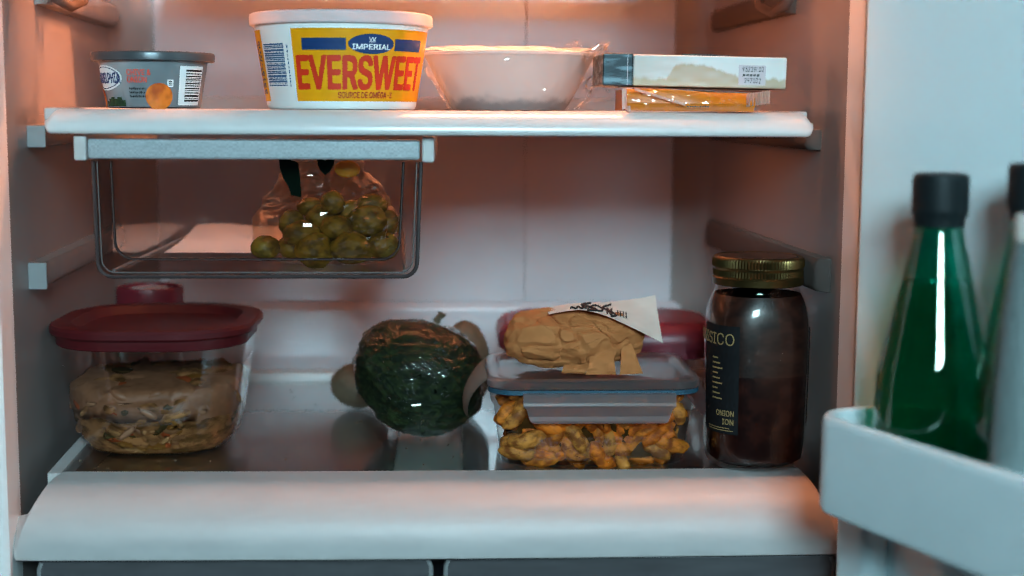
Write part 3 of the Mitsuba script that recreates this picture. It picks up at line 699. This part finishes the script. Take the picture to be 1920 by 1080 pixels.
for nm, mt, cnt, za, zb_, sz in (('meat_piece', 'm_mash', 16, .020, .058, 2.0), ('rice_piece', 'm_rice', 14, .008, .056, 1.5), ('stew_piece', 'm_stew', 30, .006, .054, 2.1), ('pepper_piece', 'm_pepper', 9, .008, .055, 1.2), ('herb_piece', 'm_herb', 9, .008, .050, 1.7), ('squash_piece', 'm_squash', 10, .006, .050, 1.7)):
    ms = []
    for i in range(cnt):
        z = ZG + max(.0095, rc.uniform(za, zb_)); h = np.interp(z - ZG, [.0015, .010, .030, .060], [.0605, .0670, .0726, .0768])
        hy = h + .002; a = rc.choice((0, 0, 0, 0, 1, 2))
        b = blob((0, 0, 0), (rc.uniform(.0035, .0085) * sz, rc.uniform(.0040, .0060), rc.uniform(.0028, .0048) * sz ** .5), .75, 110, i + int(za * 900), 2)
        b.apply_transform(trimesh.transformations.rotation_matrix(rc.uniform(-.8, .8), (0, 1, 0)))
        t = rc.uniform(-1, 1)
        if a == 0: b.apply_translation((sx + t * (h - .042), sy - hy + .0036, z))
        else:
            sgn = 1 if a == 1 else -1
            w_ = rc.uniform(0, PI / 2)
            if rc.random() < .6: b.apply_transform(trimesh.transformations.rotation_matrix(sgn * w_, (0, 0, 1))); b.apply_translation((sx + sgn * (h - .052 + .0485 * math.sin(w_)), sy - hy + .052 - .0485 * math.cos(w_), z))
            else: b.apply_transform(trimesh.transformations.rotation_matrix(PI / 2, (0, 0, 1))); b.apply_translation((sx + sgn * (h - .0030), sy + t * (hy - .055), z))
        ms.append(b)
    for i in range(cnt // 2):          # lumps on the top surface
        b = blob((0, 0, 0), (rc.uniform(.004, .010) * sz, rc.uniform(.003, .008) * sz, rc.uniform(.002, .004)), .9, 130, i + 50, 2)
        b.apply_transform(trimesh.transformations.rotation_matrix(rc.uniform(0, PI), (0, 0, 1)))
        b.apply_translation((sx + rc.uniform(-.052, .052), sy + rc.uniform(-.054, .054), ZG + .0635 + rc.uniform(-.002, .002))); ms.append(b)
    add(SW + '__' + nm, cat(ms), mt, True, kind='stuff')

RJ = thing('small_red_jar', 'small round jar with red rimmed lid behind the stew container', 'jar')
rx, ry = -.312, .318
add(RJ + '__glass', lathe([(0, ZG + .001), (.030, ZG + .001), (.032, ZG + .004), (.032, ZG + .095), (.030, ZG + .104)], rx, ry), 'm_smoke', 40)
add(RJ + '__lid', lathe([(.0335, ZG + .100), (.0345, ZG + .102), (.0345, ZG + .1210), (.0335, ZG + .1245), (.031, ZG + .1255), (.0285, ZG + .1245), (.0275, ZG + .121), (.0, ZG + .121)], rx, ry, 64), 'm_pink_lid', 35)
add(RJ + '__lid_disc', lathe([(.0, ZG + .1225), (.0262, ZG + .1225), (.0268, ZG + .1215)], rx, ry, 48), 'm_smoke_edge', 35)
add(RJ + '__lid_label', lathe([(.0, ZG + .1232), (.0185, ZG + .1232), (.019, ZG + .1226)], rx, ry, 48), 'm_sticker', 35)

# ------------------------------------------------------------------ lower shelf: dark green vegetable, brown roots
GV = thing('green_vegetable', 'large dark green rounded vegetable head tightly wrapped in film', 'vegetable')
gb = trimesh.creation.icosphere(subdivisions=6); gv = np.array(gb.vertices)


def headshape(k, bumpy):
    sgn = lambda a, p: np.sign(a) * np.abs(a) ** p
    v = np.stack([sgn(gv[:, 0], .88), sgn(gv[:, 1], .88), sgn(gv[:, 2], .80)], 1) * np.array([.0585, .056, .0540])
    v[:, 0] += .010 * np.clip(-v[:, 2] / .05, -1, 1) * (gv[:, 0] < 0) - .004 * np.clip(v[:, 2] / .05, 0, 1)
    big = meshkit.fbm(gv * 2.1, 3, 5) - .5
    w = np.stack([meshkit.noise(gv * 11, 4), meshkit.noise(gv * 11, 14), meshkit.noise(gv * 11, 24)], 1)
    knob = ridged(gv * 5.5 + w * .6, 1.0, 33, 3) - .5
    v = v * (k + .20 * big + bumpy * knob)[:, None]
    v += [-.027, .178, .7425]; v[:, 2] = np.maximum(v[:, 2], ZG + .0008); return v


add(GV + '__head', trimesh.Trimesh(headshape(1.0, .05) + gv * ((meshkit.noise(gv * 30, 8) - .5) * .0020)[:, None], gb.faces, process=False), 'm_greenveg', True)
fmv = headshape(1.014, .030); fmv += gv * ((ridged(gv * [1, 1, 2.2], 3.2, 9, 2) - .5) * .0014 + (meshkit.noise(gv * 40, 3) - .5) * .0019 * np.exp(-((gv[:, 0] - .05) ** 2 + (gv[:, 2] - .15) ** 2) / .18))[:, None]
fm = trimesh.Trimesh(fmv, gb.faces, process=False)
scene['m_wrapfilm'] = {'type': 'thindielectric', 'int_ior': 1.33, 'specular_transmittance': rgb(.96, .97, .96)}
add(GV + '__film', fm, 'm_wrapfilm', 25)
add(GV + '__film_knot', tube([(-.012, .185, .797), (-.010, .183, .801), (-.0075, .182, .8035), (-.0065, .182, .8055)], [.004, .0028, .0035, .0045], 9), 'm_potato', 40)
add(thing('brown_root', 'brown root vegetable poking out left of the dark green head', 'vegetable'), blob((-.093, .292, .7145), (.030, .026, .0235), .16, 55, 6, 4), 'm_potato', True)
add(thing('brown_root', 'taller brown root vegetable behind right of the dark green head', 'vegetable'), blob((.016, .262, .7385), (.026, .024, .0475), .14, 50, 16, 4), 'm_potato', True)

# ------------------------------------------------------------------ lower shelf: red lidded dish at the back
RD = thing('red_dish', 'wide shallow dish with dull red lid behind the clear snap box', 'food container')
gx, gy = .163, .292
add(RD + '__dish', rloft([(ZG + .001, .085, .050, .03), (ZG + .006, .092, .056, .033), (ZG + .066, .104, .066, .036)], gx, gy, True, False), 'm_smoke', 40)
add(RD + '__lid', rloft([(ZG + .062, .1065, .0685, .037), (ZG + .070, .1080, .070, .038), (ZG + .0705, .1125, .0745, .042), (ZG + .078, .1140, .076, .043), (ZG + .088, .1120, .074, .042), (ZG + .095, .1050, .066, .038), (ZG + .0975, .095, .056, .03), (ZG + .0975, .02, .02, .01)], gx, gy), 'm_pink_lid', 35)

# ------------------------------------------------------------------ lower shelf: clear snap box of nuts
nx, ny = .1265, .0975
NB = thing('snap_box', 'clear glass snap lid box full of orange brown nuts with blue gasket', 'food container')
zb = ZG
add(NB + '__glass', rloft([(zb + .0005, .0755, .056, .018), (zb + .002, .079, .0595, .020), (zb + .006, .0810, .0615, .021), (zb + .055, .0875, .068, .023), (zb + .0565, .0900, .0705, .024), (zb + .062, .0903, .0708, .024)], nx, ny, True, False), 'm_soft_glass', 40)
add(NB + '__base', rloft([(zb + .0010, .0735, .0540, .017), (zb + .0045, .0765, .0570, .018)], nx, ny), 'm_smoke', 40)
add(NB + '__gasket', loft([rrect(h, d, .025, nx, ny, z) for h, d, z in ((.0900, .0705, zb + .0655), (.0926, .0731, zb + .0660), (.0926, .0731, zb + .0698), (.0900, .0705, zb + .0703))], False, False), 'm_gasket', 40, label='blue rubber gasket line')
add(NB + '__lid', rloft([(zb + .0710, .0900, .0705, .024), (zb + .0705, .0925, .0730, .025), (zb + .0712, .0934, .0739, .026), (zb + .0770, .0934, .0739, .026), (zb + .0790, .0915, .0720, .025), (zb + .0795, .0885, .0690, .024), (zb + .0790, .0820, .0620, .022), (zb + .0765, .0790, .0590, .020), (zb + .0760, .02, .02, .01)], nx, ny, False, True), 'm_clear_lid', 40, label='clear plastic lid')


def flap(cx, cy, hwid, ang):
    """A snap latch that hangs from the lid's edge; its own frame: x along the edge, -y outwards."""
    prof = [(.0005, zb + .0680, 1.0), (-.0015, zb + .0678, 1.0), (-.0030, zb + .0668, 1.0), (-.0038, zb + .0600, 1.0), (-.0046, zb + .0570, 1.0), (-.0040, zb + .0545, .955), (-.0030, zb + .0480, .93), (-.0048, zb + .0435, .90), (-.0060, zb + .0425, .86)]
    m = strip(lambda u, v: np.array([hwid * (2 * u - 1) * np.interp(v * 8, range(9), [p[2] for p in prof]), np.interp(v * 8, range(9), [p[0] for p in prof]), np.interp(v * 8, range(9), [p[1] for p in prof])]), 12, 33)
    m.apply_transform(trimesh.transformations.rotation_matrix(ang, (0, 0, 1))); m.apply_translation((cx, cy, 0)); return m


add(NB + '__latch', flap(nx + .003, ny - .0735, .066, 0), 'm_clear_flap', 30, label='clear front latch')
lf = strip(lambda u, v: np.array([nx - .0925 - .019 * math.sin(v * 1.9) - .003 * math.sin(PI * u), ny - .050 + .100 * u + .004 * v, zb + .0775 - .036 * v ** 1.2 - .006 * u * v]), 12, 10)
lf2 = lf.copy(); lf2.vertices = np.array(lf2.vertices) + [.0014, 0, -.0006]
add(NB + '__latch', cat([lf, lf2]), 'm_side_flap', 30, label='clear left latch, flipped out')
rf = strip(lambda u, v: np.array([nx + .0932 + .006 * math.sin(v * 2.2), ny - .050 + .100 * u, zb + .0775 - .036 * v]), 6, 10)
add(NB + '__latch', rf, 'm_clear_flap', 30)

rn = random.Random(31)


def nut(seed, L, r, bend):
    t = np.linspace(0, 1, 9); path = np.stack([(t - .5) * L, 0 * t, bend * np.sin(PI * t)], 1)
    rr = r * np.sin(PI * np.clip(t * .9 + .05, 0, 1)) ** .45 * (1 - .18 * np.exp(-((t - .5) / .14) ** 2))
    m = tube(path, rr, 9)
    v = np.array(m.vertices); m.vertices = v * (1 + .4 * (meshkit.fbm(v * 170, 3, seed) - .5))[:, None]
    return m


add(thing('nut_filler', 'filler for the nuts deeper inside the clear snap box, coloured dark as shade', 'nuts', kind='stuff'), rloft([(zb + .006, .0745, .0530, .018), (zb + .048, .0785, .0575, .020), (zb + .055, .070, .050, .018)], nx, ny), 'm_nut_shade', 40)
protos = [nut(i, rn.uniform(.025, .037), rn.uniform(.0065, .0098), rn.uniform(.004, .011)) for i in range(8)]
pd = [[ply(m, f'm_nut{k}', True) for k in range(3)] for m in protos]
cnt = 0
for layer in range(7):
    z = zb + .0120 + layer * .0076
    hx, hy = np.interp(z - zb, [.006, .055], [.0795, .0858]) - .0125, np.interp(z - zb, [.006, .055], [.060, .0663]) - .0075
    if layer == 6: hx *= .95
    for row in range(2 if layer < 5 else 3):
        y = ny - hy + row * .0150
        x = nx - hx + rn.uniform(0, .008)
        while x < nx + hx:
            key = thing('nut', 'orange brown nut among many inside the clear snap box', 'nut', 'orange brown nuts inside the clear snap box')
            d = dict(rn.choice(rn.choice(pd)))
            a1, a2 = rn.uniform(-45, 45), rn.uniform(-60, 60)
            d['to_world'] = T().translate([x + rn.uniform(-.002, .002), y + rn.uniform(0, .004), z + rn.uniform(-.004, .004)]).rotate([0, 1, 0], a2).rotate([0, 0, 1], a1 * .6).rotate([1, 0, 0], rn.uniform(0, 360))
            scene[key] = d; cnt += 1
            x += rn.uniform(.0115, .019)

# ------------------------------------------------------------------ paper bag on the snap box
PB = thing('paper_bag', 'crumpled brown paper parcel with white printed flap on snap box lid', 'paper bag')
z0 = zb + .0795
rg = np.random.default_rng(18)
d = rg.normal(size=(105, 3)); d /= np.linalg.norm(d, axis=1, keepdims=True)
e = lambda a, p: np.sign(a) * np.abs(a) ** p
pp = np.stack([e(d[:, 0], .72) * .0670, e(d[:, 1], .8) * .047, e(d[:, 2], .75) * .0285], 1) * rg.uniform(.89, 1.05, (105, 1))
pp[:, 2] *= 1 - .25 * np.clip(pp[:, 0] / .066, 0, 1) ** 2; pp[:, 2] = np.maximum(pp[:, 2], -.0265)
hull = trimesh.convex.convex_hull(pp)
v, f = trimesh.remesh.subdivide_to_size(hull.vertices, hull.faces, .0028, max_iter=12)
m = trimesh.Trimesh(v, f, process=True); m.merge_vertices(); trimesh.smoothing.filter_taubin(m, iterations=1)
v = np.array(m.vertices); un = v / np.linalg.norm(v, axis=1, keepdims=True)
cre = np.abs(2 * meshkit.noise(v * 62 + meshkit.fbm(v * 40, 2, 3)[:, None] * 1.5, 77) - 1)
v = v - un * (np.clip(.35 - cre, 0, 1) ** 1.0 * .0115)[:, None] + un * ((meshkit.fbm(v * 150, 3, 5) - .5) * .0022)[:, None]
v += [.1120, .094, z0 + .0268]
add(PB + '__parcel', trimesh.Trimesh(v, m.faces, process=False), 'm_kraft', 14)
for i, q4 in enumerate((((.119, .0500, .0005), (.146, .0470, .0005), (.143, .0530, .0205), (.124, .0545, .0150)), ((.149, .0470, .0005), (.170, .0500, .0010), (.160, .0560, .0270), (.151, .0540, .0230)), ((.098, .0545, .0008), (.118, .0520, .0005), (.124, .0560, .0085), (.101, .0580, .0075)))):
    q4 = np.array(q4) + [0, -.002, z0]
    pf = strip(lambda u, w: (q4[0] * (1 - u) + q4[1] * u) * (1 - w) + (q4[3] * (1 - u) + q4[2] * u) * w + np.array([0, -.0028 * math.sin(PI * w) + .0012 * (meshkit.noise(np.array([[u * 5 + i, w * 5, i]]), 3)[0] - .5) * 2, 0]), 14, 14)
    add(PB + '__fold', pf, 'm_kraft', 30)


def flapfn(u, w):
    # white printed paper draped over the parcel's back and right side
    x = .088 + .100 * u
    yf = .066 + .040 * w
    top = z0 + .0560 - .030 * max(0, (u - .25) / .75) ** 1.5 * (1 - w) ** .8 + .0015 * math.sin(6 * u)
    top -= .0065 * (1 - u) ** 2
    lift = .012 * max(0, u - .5) * w
    return np.array([x, yf - .012 * u * (1 - w), top + lift + .0015])


add(PB + '__flap', strip(flapfn, 24, 10), 'm_paper', 40, label='white printed paper flap')
st = []
def ink(pts, r=.0007):
    P3 = [flapfn(u, w) + np.array([0, -.0006, .0009]) for u, w in pts]; st.append(tube(P3, r, 6))
th = np.linspace(0, 1, 16)
ink([(.34 + .07 * math.sin(6.3 * t) + .06 * t, .02 + .85 * t) for t in th], .0012)
ink([(.20 + .12 * t, .25 + .15 * math.sin(14 * t)) for t in th], .0008)
ink([(.55 + .05 * math.sin(7 * t), .1 + .75 * t) for t in th], .0010)
ink([(.44 + .05 * math.cos(6.3 * t), .45 + .25 * math.sin(6.3 * t)) for t in th], .0009)
ink([(.52 + .06 * t, .2 + .4 * math.sin(5 * t) ** 2) for t in th], .0008)
ink([(.30 + .06 * t, .3 + .1 * math.sin(9 * t)) for t in th], .0006)
for k in range(4): ink([(.62 + .025 * k, .3), (.63 + .025 * k, .55)], .0006)
add(PB + '__ink', cat(st), 'm_black_print', 40, label='black script printed on the flap')

# ------------------------------------------------------------------ crumbs
rk = random.Random(77); ms = []
for i in range(60):
    x, y = rk.uniform(-.33, .29), rk.uniform(.03, .44)
    ms.append(blob((x, y, ZG + .0004), (rk.uniform(.0006, .0016), rk.uniform(.0006, .0016), .0007), .8, 900, i, 1))
add(thing('crumbs', 'scattered tiny crumbs on the lower glass shelf', 'crumbs', kind='stuff'), cat(ms), 'm_potato', True)

# ------------------------------------------------------------------ sauce jar
jx, jy = .2700, .051
JZ = lambda h: ZG + 1.045 * h

JR = thing('sauce_jar', 'tall dark red sauce jar with gold lid at right of lower shelf', 'jar')


def sq(hw, z, p=2.9, n=96):
    a = np.arange(n) * 2 * PI / n; c, s = np.cos(a), np.sin(a)
    k = (np.abs(c) ** p + np.abs(s) ** p) ** (-1 / p); return np.stack([jx + hw * k * c, jy + hw * k * s, np.full(n, z)], 1)


jl = [(JZ(.0005), .036, 2.4), (JZ(.003), .0405, 2.5), (JZ(.008), .0425, 2.6), (JZ(.020), .0432, 2.7), (JZ(.110), .0445, 2.7), (JZ(.122), .0443, 2.6), (JZ(.132), .0432, 2.4), (JZ(.140), .0408, 2.2), (JZ(.146), .0380, 2.05), (JZ(.150), .0365, 2.0), (JZ(.172), .0360, 2.0)]
add(JR + '__glass', loft([sq(h, z, p) for z, h, p in jl], True, False), 'm_soft_glass', 40)
add(JR + '__sauce', loft([sq(h * .965, z, p) for z, h, p in [(JZ(.004), .036, 2.4), (JZ(.008), .0415, 2.6), (JZ(.020), .0430, 2.7), (JZ(.078), .0440, 2.7), (JZ(.082), .0436, 2.7), (JZ(.083), .02, 2.5)]]), 'm_sauce', 40)
sm = loft([sq(h * .972, z, p) for z, h, p in [(JZ(.080), .0442, 2.7), (JZ(.095), .0444, 2.7), (JZ(.108), .0444, 2.7), (JZ(.120), .0443, 2.6), (JZ(.130), .0434, 2.4), (JZ(.138), .0415, 2.2), (JZ(.145), .0383, 2.05)]], False, False)
add(JR + '__sauce_smear', sm, 'm_smear', 40, label='brown smears inside the upper glass')
lid = []
n = 180
for z, r, kn in ((JZ(.1530), .0385, 0), (JZ(.1535), .0395, 0), (JZ(.1590), .0398, 0), (JZ(.1600), .0390, 0), (JZ(.1610), .0388, .0004), (JZ(.1650), .0388, .0004), (JZ(.1660), .0386, 0), (JZ(.1675), .0392, 0), (JZ(.1685), .0396, .0005), (JZ(.1735), .0396, .0005), (JZ(.1760), .0388, 0), (JZ(.1768), .0370, 0), (JZ(.1758), .0350, 0), (JZ(.1755), .030, 0)):
    a = np.arange(n) * 2 * PI / n; rr = r + kn * (np.arange(n) % 2 * 2 - 1)
    lid.append(np.stack([jx + rr * np.cos(a), jy + rr * np.sin(a), np.full(n, z)], 1))
add(JR + '__lid', loft(lid), 'm_lid_gold', 25, label='gold ridged metal lid')
add(JR + '__lid_top', lathe([(0, JZ(.1766)), (.0335, JZ(.1766)), (.0345, JZ(.1760))], jx, jy), 'm_lid_dark', 40)


class Square(Round):
    def at(self, deg, z, off=0.0):
        t = np.radians(deg); c, s = np.sin(t), -np.cos(t); p = 2.7
        k = (np.abs(c) ** p + np.abs(s) ** p) ** (-1 / p); h = np.interp(z, [q[0] for q in jl], [q[1] for q in jl])
        return np.stack([jx + (h * k + off) * c, jy + (h * k + off) * s, z + 0 * t], -1)
    def r(self, z): return .0470


js = Square(jx, jy, [])
add(JR + '__label', js.patch(-86, -29, JZ(.032), JZ(.122), .0004, 40, 8), 'm_label_dark', True, label='dark front label with gold lettering')
add(JR + '__lettering', js.wrap(word('CLASSICO', .0100, .062, False), -72, JZ(.1060), .0007), 'm_gold_print', False)
add(JR + '__lettering', js.wrap(word('ONION', .0048, .0175, True), -44, JZ(.0470), .0007), 'm_gold_print', False)
add(JR + '__lettering', js.wrap(word('ION', .0048, .0105, True), -40, JZ(.0400), .0007), 'm_gold_print', False)
add(JR + '__label_line', cat([js.patch(-62, -47 - 3 * (k % 3), JZ(.0605) + .0044 * k, JZ(.0618) + .0044 * k, .0007, 14, 2) for k in range(9)] + [js.patch(-70, -34, JZ(.0345), JZ(.0352), .0007, 14, 2), js.patch(-70, -38, JZ(.0365), JZ(.0372), .0007, 14, 2)]), 'm_gold_print', True)
add(JR + '__embossing', js.wrap(word('ATLAS', .0125, .047, False, .0011), 5, JZ(.0900), .0001), 'm_glass', 30, label='raised glass lettering')
add(JR + '__side_label', js.patch(59, 77, JZ(.036), JZ(.118), .0003, 16, 6), 'm_label_dark', True)
add(JR + '__side_lettering', fine_print(js, 61, 75, JZ(.038), JZ(.116), 3, .0006, 21, True), 'm_gold_print', True)

# ------------------------------------------------------------------ door bin and bottles
DB = thing('door_bin', 'deep pale door bin with rounded end holding the green bottles', 'door bin')
b0, b1, bw, bz0, bz1 = .078, .62, .1000, .7140, .7865


def ring(ins, z, r):
    pts = rrect((b1 - b0) / 2 - ins, bw / 2 - ins, max(r - ins, .004), (b0 + b1) / 2, bw / 2 + .0005, z, 12)
    return [door(*p) for p in pts]


rings = [ring(.014, bz0, .026), ring(.004, bz0 + .0015, .026), ring(.0008, bz0 + .006, .028), ring(0, bz1 - .008, .030), ring(.0008, bz1 - .003, .030), ring(.003, bz1 - .0006, .030), ring(.0055, bz1, .030), ring(.0090, bz1 - .0012, .030), ring(.0100, bz1 - .004, .030), ring(.0105, bz0 + .008, .030)]
m = loft(rings); m.invert()
add(DB + '__shell', m, 'm_bin', 40)


def bottle(name, label, s, n, r, z0, ztop, capr, mt):
    k = thing(name, label, 'bottle')
    x, y, _ = door(s, n, 0); h = ztop - z0; q = r / .039
    prof = [(0, z0 + .003), (r * .8, z0 + .003), (r * .94, z0 + .0005), (r, z0 + .006), (r, z0 + .080), (r * .985, z0 + .095), (r * .945, z0 + .107), (r * .43, ztop - .042), (r * .405, ztop - .034), (r * .40, ztop - .004)]
    add(k + '__glass', lathe(prof, x, y, 64), mt, 40)
    pz = ztop - .030
    add(k + '__cap', lathe([(capr * .88, pz - .006), (capr * .90, pz), (capr * .99, pz + .003), (capr, pz + .006), (capr, ztop - .004), (capr * .94, ztop - .0008), (capr * .8, ztop), (0, ztop)], x, y, 48), 'm_bottle_cap', 40)
    return k, x, y


scene['m_bottle_thin'] = {'type': 'thindielectric', 'int_ior': 1.52, 'specular_transmittance': rgb(.02, .52, .40)}
k, x, y = bottle('green_bottle', 'green glass bottle with black cap at near left end of door bin', .1530, .0500, .0385, .7225, .9590, .0187, 'm_bottle_thin')
add(k + '__water', lathe([(0, .727), (.0362, .727), (.0362, .815), (.0335, .830), (.0215, .886), (0, .886)], x, y, 48), 'm_water', 40)
k, x, y = bottle('green_bottle', 'second green bottle cut off by the right edge of the picture', .2240, .0370, .0320, .7225, .9680, .0160, 'm_bottle_thin')
add(k + '__water', lathe([(0, .727), (.0295, .727), (.0295, .815), (.027, .83), (.018, .87), (0, .87)], x, y, 48), 'm_water', 40)
GB = thing('grey_bottle', 'pale grey conical bottle at the right edge of the picture', 'bottle')
gx2, gy2, _ = door(.2600, .0700, 0)
add(GB + '__body', lathe([(0, .7225), (.019, .7225), (.0205, .726), (.0205, .800), (.0200, .830), (.0165, .880), (.0125, .915), (.0110, .922), (0, .922)], gx2, gy2, 56), 'm_grey_bottle', 40)
add(GB + '__cap', lathe([(.0115, .9225), (.0122, .924), (.0122, .936), (.0105, .939), (0, .939)], gx2, gy2, 40), 'm_grey_cap', 40)
